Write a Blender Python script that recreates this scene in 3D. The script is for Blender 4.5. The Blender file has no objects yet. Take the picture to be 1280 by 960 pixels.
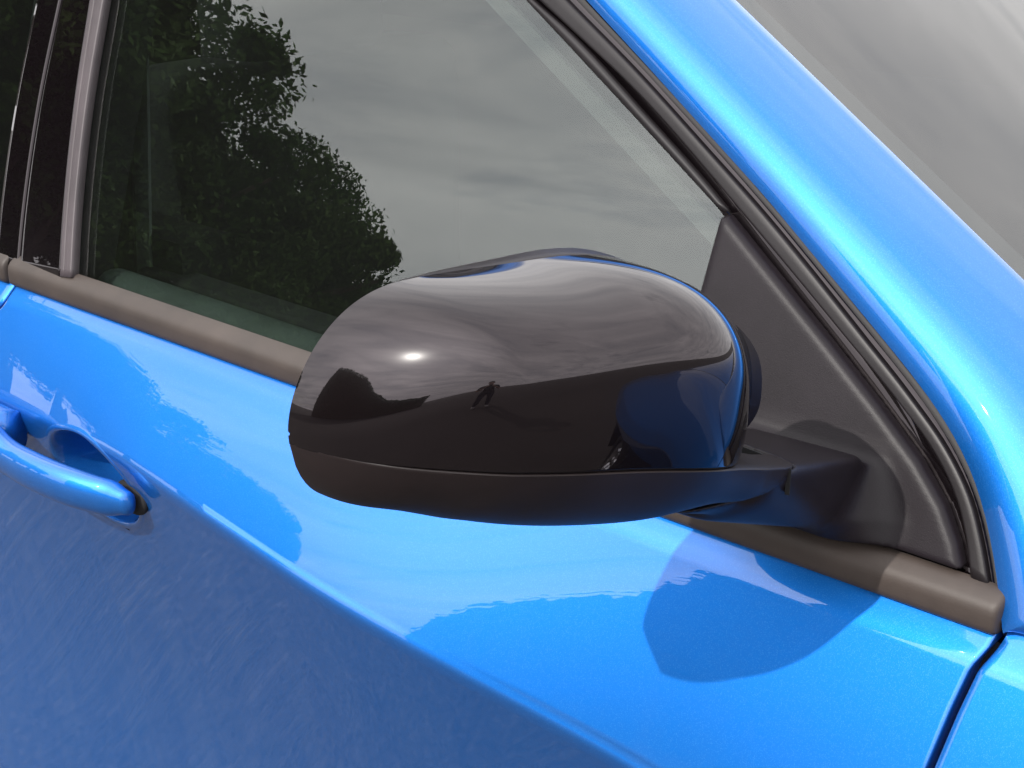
import bpy, bmesh, math, random
import numpy as np
from mathutils import Matrix, Vector

S = bpy.context.scene
COL = S.collection
R = math.radians

# ---------------------------------------------------------------- camera
cam_d = bpy.data.cameras.new('camera')
cam = bpy.data.objects.new('camera', cam_d)
COL.objects.link(cam)
S.camera = cam
cam_d.sensor_width = 36.0
cam_d.lens = 50.625
cam_d.clip_start = 0.02
cam_d.clip_end = 2000
_f = Vector([-0.6187823, 0.6969513, -0.3624463]); _u = Vector([-0.2406376, 0.2710366, 0.9320047]); _r = _f.cross(_u)
cam.matrix_world = Matrix(((_r.x, _u.x, -_f.x, 0.251476), (_r.y, _u.y, -_f.y, -0.676277), (_r.z, _u.z, -_f.z, 1.444704), (0, 0, 0, 1)))

# ---------------------------------------------------------------- sky and sun
SUN_EL, SUN_AZ = 39.5, -8.0           # azimuth from -Y towards +X
SKY_STRENGTH = 0.108
SUN_STRENGTH = 3.3
EXPOSURE = 0.55
sdir = Vector((math.cos(R(SUN_EL))*math.sin(R(SUN_AZ)), -math.cos(R(SUN_EL))*math.cos(R(SUN_AZ)), math.sin(R(SUN_EL))))
W = bpy.data.worlds.new('World'); S.world = W
W.use_nodes = True
nt = W.node_tree; N = nt.nodes; L = nt.links
N.clear()
wo = N.new('ShaderNodeOutputWorld'); bg = N.new('ShaderNodeBackground')
sky = N.new('ShaderNodeTexSky'); sky.sky_type = 'NISHITA'; sky.sun_disc = False
sky.sun_elevation = R(SUN_EL); sky.sun_rotation = R(180 - SUN_AZ)
sky.air_density = 1.0; sky.dust_density = 1.5; sky.ozone_density = 1.0
tc = N.new('ShaderNodeTexCoord')
sep = N.new('ShaderNodeSeparateXYZ'); L.new(tc.outputs['Generated'], sep.inputs[0])
zc = N.new('ShaderNodeMath'); zc.operation = 'MAXIMUM'; zc.inputs[1].default_value = 0.0; L.new(sep.outputs['Z'], zc.inputs[0])
za = N.new('ShaderNodeMath'); za.operation = 'ADD'; za.inputs[1].default_value = 0.22; L.new(zc.outputs[0], za.inputs[0])
dx = N.new('ShaderNodeMath'); dx.operation = 'DIVIDE'; L.new(sep.outputs['X'], dx.inputs[0]); L.new(za.outputs[0], dx.inputs[1])
dy = N.new('ShaderNodeMath'); dy.operation = 'DIVIDE'; L.new(sep.outputs['Y'], dy.inputs[0]); L.new(za.outputs[0], dy.inputs[1])
cmb = N.new('ShaderNodeCombineXYZ'); L.new(dx.outputs[0], cmb.inputs[0]); L.new(dy.outputs[0], cmb.inputs[1])
mp = N.new('ShaderNodeMapping'); mp.inputs['Rotation'].default_value = (0, 0, R(35)); mp.inputs['Scale'].default_value = (0.75, 2.0, 1)
L.new(cmb.outputs[0], mp.inputs[0])
n1 = N.new('ShaderNodeTexNoise'); n1.inputs['Scale'].default_value = 1.5; n1.inputs['Detail'].default_value = 9; n1.inputs['Roughness'].default_value = 0.62; n1.inputs['Distortion'].default_value = 0.35
L.new(mp.outputs[0], n1.inputs['Vector'])
r1 = N.new('ShaderNodeValToRGB'); r1.color_ramp.elements[0].position = 0.18; r1.color_ramp.elements[1].position = 0.42
L.new(n1.outputs[0], r1.inputs[0])
n2 = N.new('ShaderNodeTexNoise'); n2.inputs['Scale'].default_value = 2.1; n2.inputs['Detail'].default_value = 8; n2.inputs['Roughness'].default_value = 0.6; n2.inputs['Distortion'].default_value = 0.5
mp2 = N.new('ShaderNodeMapping'); mp2.inputs['Location'].default_value = (3.1, 1.7, 0); L.new(mp.outputs[0], mp2.inputs[0]); L.new(mp2.outputs[0], n2.inputs['Vector'])
r2 = N.new('ShaderNodeValToRGB')
r2.color_ramp.elements[0].position = 0.30; r2.color_ramp.elements[0].color = (12.0, 12.2, 12.7, 1)
r2.color_ramp.elements[1].position = 0.72; r2.color_ramp.elements[1].color = (20.5, 20.2, 20.0, 1)
e = r2.color_ramp.elements.new(0.48); e.color = (15.5, 15.4, 15.5, 1)
L.new(n2.outputs[0], r2.inputs[0])
mx = N.new('ShaderNodeMix'); mx.data_type = 'RGBA'
L.new(r1.outputs[0], mx.inputs[0]); L.new(sky.outputs[0], mx.inputs[6]); L.new(r2.outputs[0], mx.inputs[7])
dv = N.new('ShaderNodeVectorMath'); dv.operation = 'DOT_PRODUCT'; L.new(tc.outputs['Generated'], dv.inputs[0]); dv.inputs[1].default_value = sdir
au = N.new('ShaderNodeMapRange'); au.inputs['From Min'].default_value = 0.55; au.inputs['From Max'].default_value = 1.0; au.inputs['To Min'].default_value = 0.0; au.inputs['To Max'].default_value = 1.0; L.new(dv.outputs['Value'], au.inputs[0])
ap = N.new('ShaderNodeMath'); ap.operation = 'POWER'; ap.inputs[1].default_value = 2.6; L.new(au.outputs[0], ap.inputs[0])
am = N.new('ShaderNodeMath'); am.operation = 'MULTIPLY_ADD'; am.inputs[1].default_value = 0.9; am.inputs[2].default_value = 0.97; L.new(ap.outputs[0], am.inputs[0])
av = N.new('ShaderNodeVectorMath'); av.operation = 'SCALE'; L.new(mx.outputs[2], av.inputs[0]); L.new(am.outputs[0], av.inputs['Scale'])      # thin cloud glows round the sun
L.new(av.outputs[0], bg.inputs[0]); bg.inputs[1].default_value = SKY_STRENGTH
L.new(bg.outputs[0], wo.inputs[0])

sun_d = bpy.data.lights.new('sun', 'SUN'); sun = bpy.data.objects.new('sun', sun_d); COL.objects.link(sun)
sun_d.energy = SUN_STRENGTH; sun_d.angle = R(0.55); sun_d.color = (1.0, 0.955, 0.89)
sun.rotation_euler = sdir.to_track_quat('Z', 'Y').to_euler()
sun.location = (0, -8, 9)
S.view_settings.view_transform = 'Standard'; S.view_settings.look = 'None'
S.view_settings.exposure = EXPOSURE; S.view_settings.gamma = 1.0
S.cycles.max_bounces = 10; S.cycles.transparent_max_bounces = 16; S.cycles.sample_clamp_indirect = 6
try: S.cycles.use_denoising = True
except Exception: pass

# ---------------------------------------------------------------- materials
def mat(name, base, rough=0.5, metal=0.0, **kw):
    m = bpy.data.materials.new(name); m.use_nodes = True
    b = m.node_tree.nodes['Principled BSDF']
    b.inputs['Base Color'].default_value = (*base, 1); b.inputs['Roughness'].default_value = rough; b.inputs['Metallic'].default_value = metal
    for k, v in kw.items():
        b.inputs[k.replace('_', ' ')].default_value = v
    return m, m.node_tree, b
def node(nt, t, **kw):
    n = nt.nodes.new(t)
    for k, v in kw.items():
        if hasattr(n, k): setattr(n, k, v)
        else: n.inputs[k].default_value = v
    return n
def noise(nt, scale, detail=4, rough=0.55, vec=None, dist=0.0):
    n = node(nt, 'ShaderNodeTexNoise'); n.inputs['Scale'].default_value = scale; n.inputs['Detail'].default_value = detail; n.inputs['Roughness'].default_value = rough; n.inputs['Distortion'].default_value = dist
    if vec is None:
        vec = node(nt, 'ShaderNodeTexCoord').outputs['Object']
    nt.links.new(vec, n.inputs['Vector']); return n
def bump(nt, height, strength, dist, normal=None):
    b = node(nt, 'ShaderNodeBump'); b.inputs['Strength'].default_value = strength; b.inputs['Distance'].default_value = dist
    nt.links.new(height, b.inputs['Height'])
    if normal is not None: nt.links.new(normal, b.inputs['Normal'])
    return b
def ramp(nt, fac, stops):
    r = node(nt, 'ShaderNodeValToRGB'); el = r.color_ramp.elements
    el[0].position, el[0].color = stops[0][0], (*stops[0][1], 1); el[1].position, el[1].color = stops[-1][0], (*stops[-1][1], 1)
    for p, c in stops[1:-1]:
        q = el.new(p); q.color = (*c, 1)
    nt.links.new(fac, r.inputs[0]); return r
M = {}
# metallic blue paint: flakes under a clear coat with faint orange peel and a thin streaky diffuse film
m, t, b = mat('blue_paint', (0.003, 0.128, 0.475), 0.52, 0.88, Coat_Weight=1.0, Coat_Roughness=0.012, Coat_IOR=1.5)
tcn = node(t, 'ShaderNodeTexCoord').outputs['Object']
vor = node(t, 'ShaderNodeTexVoronoi'); vor.inputs['Scale'].default_value = 2300; t.links.new(tcn, vor.inputs['Vector'])
fl = bump(t, vor.outputs['Color'], 0.11, 0.0004); t.links.new(fl.outputs[0], b.inputs['Normal'])
sx = node(t, 'ShaderNodeSeparateColor'); t.links.new(vor.outputs['Color'], sx.inputs[0])
fr = ramp(t, sx.outputs[1], [(0.0, (0.003, 0.123, 0.46)), (0.80, (0.003, 0.128, 0.475)), (0.92, (0.016, 0.155, 0.50))]); t.links.new(fr.outputs[0], b.inputs['Base Color'])
mpp = node(t, 'ShaderNodeMapping'); mpp.inputs['Scale'].default_value = (1.0, 1.0, 0.35); t.links.new(tcn, mpp.inputs[0])
op = noise(t, 26, 2, 0.5, mpp.outputs[0]); cb = bump(t, op.outputs[0], 0.028, 0.004); t.links.new(cb.outputs[0], b.inputs['Coat Normal'])
# thin slanting grey diffuse streaks mixed over the paint, stronger low on the doors
mps = node(t, 'ShaderNodeMapping'); mps.inputs['Rotation'].default_value = (0, R(-24), 0); mps.inputs['Scale'].default_value = (13, 2, 1.3); t.links.new(tcn, mps.inputs[0])
st_n = noise(t, 1.6, 6, 0.62, mps.outputs[0], 0.6); st_r = ramp(t, st_n.outputs[0], [(0.36, (0.15,)*3), (0.50, (0.55,)*3), (0.66, (1.0,)*3)])
sxz = node(t, 'ShaderNodeSeparateXYZ'); t.links.new(tcn, sxz.inputs[0])
mr = node(t, 'ShaderNodeMapRange'); mr.inputs['From Min'].default_value = 0.50; mr.inputs['From Max'].default_value = 1.0; mr.inputs['To Min'].default_value = 0.042; mr.inputs['To Max'].default_value = 0.006; t.links.new(sxz.outputs['Z'], mr.inputs[0])
mm = node(t, 'ShaderNodeMath', operation='MULTIPLY'); t.links.new(st_r.outputs[0], mm.inputs[0]); t.links.new(mr.outputs[0], mm.inputs[1])
dd_ = node(t, 'ShaderNodeBsdfDiffuse'); dd_.inputs[0].default_value = (0.20, 0.24, 0.26, 1)
ms_ = node(t, 'ShaderNodeMixShader'); t.links.new(mm.outputs[0], ms_.inputs[0]); t.links.new(b.outputs[0], ms_.inputs[1]); t.links.new(dd_.outputs[0], ms_.inputs[2])
t.links.new(ms_.outputs[0], t.nodes['Material Output'].inputs[0])
M['paint'] = m
m, t, b = mat('gloss_black', (0.0022, 0.0015, 0.0019), 0.010, 0.0, IOR=1.5)
b.inputs['Specular Tint'].default_value = (1.0, 0.88, 0.93, 1)
nz = noise(t, 9, 3); cb = bump(t, nz.outputs[0], 0.03, 0.004); t.links.new(cb.outputs[0], b.inputs['Normal'])
hz_ = node(t, 'ShaderNodeBsdfPrincipled'); hz_.inputs['Base Color'].default_value = (0.004, 0.003, 0.0035, 1); hz_.inputs['Roughness'].default_value = 0.19
mg_ = node(t, 'ShaderNodeMixShader'); mg_.inputs[0].default_value = 0.12; t.links.new(b.outputs[0], mg_.inputs[1]); t.links.new(hz_.outputs[0], mg_.inputs[2]); t.links.new(mg_.outputs[0], t.nodes['Material Output'].inputs[0])
du = noise(t, 900, 2); rr = ramp(t, du.outputs[0], [(0.72, (0.0022, 0.0015, 0.0019)), (0.82, (0.02, 0.017, 0.016))]); t.links.new(rr.outputs[0], b.inputs['Base Color'])
M['gloss'] = m
def plastic(name, c, rough, grain, gs=0.12, spec=0.35):
    m, t, b = mat(name, c, rough, 0.0, Specular_IOR_Level=spec)
    nz = noise(t, grain, 3, 0.6); bb = bump(t, nz.outputs[0], gs, 0.0006); t.links.new(bb.outputs[0], b.inputs['Normal'])
    big = noise(t, 14, 5, 0.65)
    rr = ramp(t, big.outputs[0], [(0.3, tuple(x*0.76 for x in c)), (0.7, tuple(x*1.28 for x in c))]); t.links.new(rr.outputs[0], b.inputs['Base Color'])
    M[name] = m
plastic('matte_plastic', (0.0085, 0.0066, 0.0085), 0.36, 1900, 0.20, 0.15)
plastic('shell_plastic', (0.0095, 0.0066, 0.0068), 0.42, 1900, 0.2, 0.20)
plastic('moulding_plastic', (0.032, 0.0240, 0.0205), 0.56, 1100, 0.12, 0.4)
plastic('frame_plastic', (0.008, 0.0065, 0.0076), 0.42, 700, 0.08, 0.25)
plastic('strip_plastic', (0.040, 0.032, 0.036), 0.5, 900, 0.12, 0.4)
plastic('rubber', (0.011, 0.010, 0.011), 0.6, 900)
plastic('dark_void', (0.004, 0.004, 0.005), 0.8, 300)
plastic('lining', (0.012, 0.012, 0.013), 0.8, 500)
plastic('door_card', (0.062, 0.074, 0.070), 0.55, 900)
plastic('belt_webbing', (0.08, 0.085, 0.085), 0.8, 900)
plastic('pillar_cloth', (0.075, 0.07, 0.072), 0.8, 900)
plastic('seat_cloth', (0.006, 0.0065, 0.007), 0.9, 900)
def glass(name, tint, dust, f0):
    m = bpy.data.materials.new(name); m.use_nodes = True; t = m.node_tree; n = t.nodes; n.clear()
    o = n.new('ShaderNodeOutputMaterial'); tr = n.new('ShaderNodeBsdfTransparent'); gl = n.new('ShaderNodeBsdfGlossy'); ms = n.new('ShaderNodeMixShader')
    tr.inputs[0].default_value = (*tint, 1); gl.inputs['Roughness'].default_value = 0.004; gl.inputs[0].default_value = (1, 1, 1, 1)
    lw = n.new('ShaderNodeLayerWeight'); lw.inputs['Blend'].default_value = 0.5
    p = n.new('ShaderNodeMath'); p.operation = 'POWER'; p.inputs[1].default_value = 5.0; t.links.new(lw.outputs['Facing'], p.inputs[0])
    a = n.new('ShaderNodeMath'); a.operation = 'MULTIPLY_ADD'; a.inputs[1].default_value = 0.95; a.inputs[2].default_value = f0; t.links.new(p.outputs[0], a.inputs[0])
    nz = noise(t, 5, 2); bb = bump(t, nz.outputs[0], 0.02, 0.004); t.links.new(bb.outputs[0], gl.inputs['Normal'])
    t.links.new(a.outputs[0], ms.inputs[0]); t.links.new(tr.outputs[0], ms.inputs[1]); t.links.new(gl.outputs[0], ms.inputs[2])
    df = n.new('ShaderNodeBsdfDiffuse'); df.inputs[0].default_value = (0.5, 0.48, 0.45, 1)
    m2 = n.new('ShaderNodeMixShader'); m2.inputs[0].default_value = dust
    t.links.new(ms.outputs[0], m2.inputs[1]); t.links.new(df.outputs[0], m2.inputs[2])
    t.links.new(m2.outputs[0], o.inputs[0]); M[name] = m
glass('window_glass', (0.65, 0.70, 0.675), 0.003, 0.062)
glass('screen_glass', (0.68, 0.76, 0.74), 0.014, 0.088)
m, t, b = mat('mirror_silver', (0.85, 0.87, 0.9), 0.02, 1.0); M['silver'] = m
m, t, b = mat('asphalt', (0.05, 0.047, 0.045), 0.85)
sp = noise(t, 55, 3, 0.75); rr = ramp(t, sp.outputs[0], [(0.30, (0.030, 0.027, 0.026)), (0.55, (0.062, 0.055, 0.051)), (0.74, (0.115, 0.108, 0.102))])
pat = noise(t, 0.5, 5, 0.6); mxr = node(t, 'ShaderNodeMix', data_type='RGBA', blend_type='MULTIPLY'); mxr.inputs[0].default_value = 1.0
r2_ = ramp(t, pat.outputs[0], [(0.3, (0.75, 0.74, 0.74)), (0.7, (1.15, 1.12, 1.1))])
t.links.new(rr.outputs[0], mxr.inputs[6]); t.links.new(r2_.outputs[0], mxr.inputs[7]); t.links.new(mxr.outputs[2], b.inputs['Base Color'])
bb = bump(t, sp.outputs[0], 0.6, 0.01); t.links.new(bb.outputs[0], b.inputs['Normal']); M['asphalt'] = m
m, t, b = mat('bark', (0.07, 0.05, 0.035), 0.9); nz = noise(t, 9, 6); rr = ramp(t, nz.outputs[0], [(0.3, (0.035, 0.025, 0.018)), (0.7, (0.11, 0.085, 0.06))]); t.links.new(rr.outputs[0], b.inputs['Base Color']); M['bark'] = m
m, t, b = mat('leaves', (0.05, 0.09, 0.025), 0.9, 0.0, Specular_IOR_Level=0.15); nz = noise(t, 0.9, 4); rr = ramp(t, nz.outputs[0], [(0.3, (0.026, 0.060, 0.013)), (0.7, (0.070, 0.115, 0.028))]); t.links.new(rr.outputs[0], b.inputs['Base Color']); M['leaves'] = m

# ---------------------------------------------------------------- helpers
def mesh_obj(name, verts, faces, material, parent=None, smooth=True, auto=None):
    me = bpy.data.meshes.new(name)
    me.from_pydata([tuple(map(float, v)) for v in verts], [], [tuple(map(int, f)) for f in faces])
    bm = bmesh.new(); bm.from_mesh(me); bmesh.ops.recalc_face_normals(bm, faces=bm.faces); bm.to_mesh(me); bm.free()
    me.materials.append(material)
    for pl in me.polygons: pl.use_smooth = smooth
    if smooth and auto: me.set_sharp_from_angle(angle=R(auto))
    o = bpy.data.objects.new(name, me); COL.objects.link(o)
    if parent: o.parent = parent
    return o
def grid_faces(nu, nv, closed_v=False, base=0):
    f = []
    for i in range(nu-1):
        for j in range(nv if closed_v else nv-1):
            k = (j+1) % nv
            f.append((base+i*nv+j, base+(i+1)*nv+j, base+(i+1)*nv+k, base+i*nv+k))
    return f
def spline(xs, ys, x):
    xs = np.asarray(xs, float); ys = np.asarray(ys, float); x = np.asarray(x, float)
    n = len(xs); h = np.diff(xs); A = np.eye(n); b = np.zeros(n)
    for i in range(1, n-1):
        A[i, i-1] = h[i-1]; A[i, i] = 2*(h[i-1]+h[i]); A[i, i+1] = h[i]
        b[i] = 6*((ys[i+1]-ys[i])/h[i]-(ys[i]-ys[i-1])/h[i-1])
    Mm = np.linalg.solve(A, b); k = np.clip(np.searchsorted(xs, x)-1, 0, n-2)
    t0 = x-xs[k]; t1 = xs[k+1]-x
    return (Mm[k]*t1**3+Mm[k+1]*t0**3)/(6*h[k])+(ys[k]/h[k]-Mm[k]*h[k]/6)*t1+(ys[k+1]/h[k]-Mm[k+1]*h[k]/6)*t0
def resample(pts, n):
    """n points at equal steps along a smooth curve through pts"""
    pts = np.asarray(pts, float)
    s = np.r_[0, np.cumsum(np.linalg.norm(np.diff(pts, axis=0), axis=1))]
    dense = np.linspace(0, s[-1], n*6)
    if len(pts) < 3: q = np.stack([np.interp(dense, s, pts[:, k]) for k in range(3)], 1)
    else: # monotone-ish cubic hermite
        m = np.zeros_like(pts); d = np.diff(pts, axis=0)/np.diff(s)[:, None]
        m[0], m[-1] = d[0], d[-1]
        w0 = np.diff(s)[1:, None]; w1 = np.diff(s)[:-1, None]
        m[1:-1] = (d[:-1]*w0+d[1:]*w1)/(w0+w1)
        k = np.clip(np.searchsorted(s, dense)-1, 0, len(s)-2); h = (s[k+1]-s[k])[:, None]; u = ((dense-s[k])[:, None])/h
        q = (2*u**3-3*u**2+1)*pts[k]+(u**3-2*u**2+u)*h*m[k]+(-2*u**3+3*u**2)*pts[k+1]+(u**3-u**2)*h*m[k+1]
    s2 = np.r_[0, np.cumsum(np.linalg.norm(np.diff(q, axis=0), axis=1))]
    t = np.linspace(0, s2[-1], n)
    return np.stack([np.interp(t, s2, q[:, k]) for k in range(3)], 1)
TG = math.tan(R(22)); GN = np.array([0, -math.cos(R(22)), math.sin(R(22))])      # side glass leans in by 22 degrees; GN points out
def gy(z): return 0.012+(z-1.07)*TG
def ribbon(name, A, B, prof, material, parent, n=90, thick=0.006, auto=None):
    """strip between the curves A and B on the glass plane; prof = [(s, height)] across it"""
    A = resample(A, n); B = resample(B, n); pr = np.asarray(prof, float)
    V = []
    for i in range(n):
        for s, h in pr: V.append(A[i]*(1-s)+B[i]*s+GN*h)
        V.append(B[i]+GN*(pr[-1][1]-thick)); V.append(A[i]+GN*(pr[0][1]-thick))
    m = len(pr)+2
    F = grid_faces(n, m, True); F.append(tuple(range(m))); F.append(tuple((n-1)*m+j for j in range(m))[::-1])
    return mesh_obj(name, V, F, material, parent, True, auto)
def plate(name, poly, material, parent, off, thick, plane=True):
    """flat slab on the glass plane from (x, z) corners"""
    V = []; n = len(poly)
    for o in (off, off-thick):
        for x, z in poly: V.append(np.array([x, gy(z), z])+GN*o)
    F = [tuple(range(n)), tuple(range(2*n-1, n-1, -1))]+[(i, (i+1) % n, n+(i+1) % n, n+i) for i in range(n)]
    return mesh_obj(name, V, F, material, parent, False)
def loft(name, rings, material, parent, caps=True, auto=None):
    n = len(rings); m = len(rings[0]); V = [v for r in rings for v in r]
    F = grid_faces(n, m, True)
    if caps: F.append(tuple(range(m))[::-1]); F.append(tuple((n-1)*m+j for j in range(m)))
    return mesh_obj(name, V, F, material, parent, True, auto)
def box(name, x0, x1, y0, y1, z0, z1, material, parent, bevel=0.0):
    bm = bmesh.new(); bmesh.ops.create_cube(bm, size=1)
    for v in bm.verts: v.co = Vector(((x0+x1)/2+v.co.x*(x1-x0), (y0+y1)/2+v.co.y*(y1-y0), (z0+z1)/2+v.co.z*(z1-z0)))
    if bevel: bmesh.ops.bevel(bm, geom=bm.edges[:], offset=bevel, segments=3, affect='EDGES', profile=0.6)
    me = bpy.data.meshes.new(name); bm.to_mesh(me); bm.free(); me.materials.append(material)
    for p in me.polygons: p.use_smooth = True
    me.set_sharp_from_angle(angle=R(40))
    o = bpy.data.objects.new(name, me); COL.objects.link(o); o.parent = parent; return o
def empty(name, loc, label=None, cat=None):
    o = bpy.data.objects.new(name, None); COL.objects.link(o); o.location = loc
    if label: o['label'] = label; o['category'] = cat
    return o
def surface_nets(fn, lo, hi, step):
    """smooth mesh of the zero level of a signed distance function"""
    ax = [np.arange(lo[k], hi[k]+step, step) for k in range(3)]
    X, Y, Z = np.meshgrid(*ax, indexing='ij'); D = fn(X, Y, Z); nx, ny, nz = D.shape
    ins = D < 0; corners = [(i, j, k) for i in (0, 1) for j in (0, 1) for k in (0, 1)]
    sl = lambda A, c: A[c[0]:nx-1+c[0], c[1]:ny-1+c[1], c[2]:nz-1+c[2]]
    cnt = sum(sl(ins, c).astype(int) for c in corners); act = (cnt > 0) & (cnt < 8)
    idx = -np.ones(act.shape, int); ids = np.argwhere(act); idx[act] = np.arange(len(ids))
    P = np.zeros((len(ids), 3)); C_ = np.zeros(len(ids))
    d = {c: sl(D, c)[act] for c in corners}
    for a in corners:
        for k in range(3):
            if a[k] == 0:
                b_ = tuple(1 if q == k else a[q] for q in range(3)); da, db = d[a], d[b_]; mk = (da < 0) != (db < 0)
                t = np.where(mk, da/np.where(mk, da-db, 1), 0); pt = np.zeros((len(ids), 3)); pt[:] = a; pt[:, k] = t
                P[mk] += pt[mk]; C_[mk] += 1
    P = (P/C_[:, None]+ids)*step+np.array(lo)
    F = []
    for k in range(3):
        o1, o2 = [q for q in range(3) if q != k]
        s0 = [slice(1, -1)]*3; s0[k] = slice(0, -1); s1 = list(s0); s1[k] = slice(1, None)
        A = ins[tuple(s0)]; B = ins[tuple(s1)]; ch = np.argwhere(A != B); off = np.array([1, 1, 1]); off[k] = 0; ch = ch+off
        for i, j in [(0, 0)]:
            c = []
            for u, v in ((0, 0), (1, 0), (1, 1), (0, 1)):
                q = ch.copy(); q[:, o1] -= u; q[:, o2] -= v; c.append(idx[q[:, 0], q[:, 1], q[:, 2]])
            F += [tuple(f) for f in np.stack(c, 1)]
    return P, F
def hull_planes(pts):
    pts = np.asarray(pts, float); out = []; n = len(pts); cen = pts.mean(0)
    for i in range(n):
        for j in range(i+1, n):
            for k in range(j+1, n):
                nn = np.cross(pts[j]-pts[i], pts[k]-pts[i]); l = np.linalg.norm(nn)
                if l < 1e-9: continue
                nn = nn/l; dd = nn@pts[i]
                if nn@cen > dd: nn, dd = -nn, -dd
                if (pts@nn-dd).max() < 1e-6 and not any(abs(q[0]@nn-1) < 1e-4 and abs(q[1]-dd) < 1e-5 for q in out): out.append((nn, dd))
    return out
def sd_hull(pl, k):
    def f(X, Y, Z):
        acc = None; mxv = None
        vals = [n[0]*X+n[1]*Y+n[2]*Z-d for n, d in pl]; mxv = np.maximum.reduce(vals)
        return mxv+k*np.log(sum(np.exp((v-mxv)/k) for v in vals))
    return f
def smin(a, b, k):
    h = np.clip(0.5+0.5*(b-a)/k, 0, 1); return b*(1-h)+a*h-k*h*(1-h)
def smax(a, b, k): return -smin(-a, -b, k)

# ---------------------------------------------------------------- ground
g = 240.0
ground = mesh_obj('ground', [(-g, -g, 0), (g, -g, 0), (g, g, 0), (-g, g, 0)], [(0, 1, 2, 3)], M['asphalt'], None, False)
ground['kind'] = 'structure'; ground['label'] = 'dark grey asphalt the car is parked on'

# ---------------------------------------------------------------- the car
car = empty('blue_car', (-0.4, 0.8, 0), 'metallic blue car with a gloss black wing mirror, parked on asphalt', 'car')
car_inv = Matrix.Translation((0.4, -0.8, 0))
_parts = []
def belt_bottom(x): return 1.0385+0.0085*x
def belt_top(x): return 1.0635+0.004*x
_cx = np.array([-0.696, -0.57, -0.46, -0.355, -0.19]); _cz = np.array([0.9405, 0.9305, 0.9175, 0.9075, 0.8985])
_cl = np.polyfit(_cx, _cz, 1)
def dip(x):
    d = max(0.0, -0.715-x); return 0.16*d*d/(d+0.08) if d > 0 else 0.0
def crease_z(x): return np.polyval(_cl, x)-dip(x)      # dips behind the handle
def crease_y(x):
    u = min(max((x+0.52)/0.36, 0), 1); H = belt_bottom(x)-0.014-crease_z(x)-dip(x)
    return -(0.0135+H*(0.65-0.245*u*u*(3-2*u)))-0.02*dip(x)
def side_profile(x, n_up=34, n_lo=64):
    """(y, z) down the body side at station x: shoulder, leaning panel, crease, undercut lower panel"""
    zb = belt_bottom(x); zc = crease_z(x); YC = crease_y(x)
    pts = [(0.004, zb+0.004), (0.0005, zb+0.0015), (-0.0022, zb-0.0015), (-0.0062, zb-0.0055), (-0.0102, zb-0.0098), (-0.0135, zb-0.0140)]
    y0, z0 = -0.0135, zb-0.0140; H = z0-zc; Wd = y0-YC
    a0, a1 = math.tan(R(32)), math.tan(R(21))
    for i in range(1, n_up+1):
        u = i/n_up                    # tilt falls from a0 to a1 down the panel
        y = (a0*u+(a1-a0)*u*u/2)*H; yt = (a0+(a1-a0)/2)*H
        pts.append((y0-y/yt*Wd, z0-u*H))
    # crease: small radius
    pts[-2:] = [(YC+0.0022, zc+0.0052), (YC+0.0008, zc+0.0022), (YC+0.0001, zc-0.0006), (YC+0.0001, zc-0.0034), (YC+0.0005, zc-0.0064), (YC+0.0011, zc-0.0100)]
    for i in range(1, n_lo+1):
        u = (i/n_lo)**1.7; z = zc-0.010-u*(zc-0.010-0.24)
        s = zc-0.010-z; sb = s-0.097*(math.log1p(math.exp((s-0.27)/0.10))-math.log1p(math.exp(-2.7))); y = YC+0.0011+0.290*sb
        pts.append((y, z))
    return pts
def side_grid(name, xs, gapf, gapr, material, parent, cup=None):
    V = []; n = len(xs)
    for x in xs:
        for y, z in side_profile(x): V.append([x, y, z])
    m = len(side_profile(0.0)); V = np.array(V)
    if gapf is not None:                     # squeeze the end columns on to the curved gap line
        A = V.reshape(n, m, 3); x0, x1 = xs[0], xs[-1]
        for j in range(m):
            z = A[:, j, 2]; e1 = x1+gapf(z[-1]) if gapf else x1
            e0 = x0+(gapr(z[0]) if gapr else 0)
            wf_ = np.clip((xs-x1)/0.2+1, 0, 1)**2; wr_ = np.clip((x0-xs)/0.12+1, 0, 1)
            A[:, j, 0] = xs+wf_*(e1-x1)+wr_*(e0-x0)
        V = A.reshape(-1, 3)
    F = grid_faces(n, m)
    if cup is not None:                      # opening for the handle bowl
        cx, cz, rx, rz, dep = cup
        rr = np.sqrt(((V[:, 0]-cx)/rx)**2+((V[:, 2]-cz)/rz)**2)
        F = [f for f in F if min(rr[list(f)]) > 1.0]
    # folded flanges along both ends and the foot
    A = V.reshape(n, m, 3); base = len(V); extra = []
    for i, s in ((0, 1), (n-1, -1)):
        for dxx, dyy in ((-s*0.0007, 0.0008), (-s*0.0011, 0.0030), (-s*0.0011, 0.020)):
            for j in range(m): extra.append(A[i, j]+np.array([dxx, dyy, 0]))
    V = np.vstack([V, extra])
    for q, i in ((0, 0), (1, n-1)):
        prev = [i*m+j for j in range(m)]
        for l in range(3):
            cur = [base+q*3*m+l*m+j for j in range(m)]
            F += [(prev[j], cur[j], cur[j+1], prev[j+1]) for j in range(m-1)]; prev = cur
    return mesh_obj(name, V, F, material, parent, True, 80)
def gap_front(z): return np.interp(z, [0.3, 0.6, 0.80, 0.94, 1.0, 1.022, 1.032, 1.05], [-0.07, -0.055, -0.030, -0.0155, -0.0085, -0.005, 0.000, 0.003])
_xd = np.r_[np.arange(-0.985, -0.68, 0.002), np.arange(-0.68, -0.02, 0.005), np.linspace(-0.02, -0.002, 8)]
def gap_rear(z): return np.interp(z, [0.3, 0.7, 0.85, 0.95, 1.015, 1.04], [-0.27, -0.25, -0.18, -0.06, -0.003, 0.0])
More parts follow.
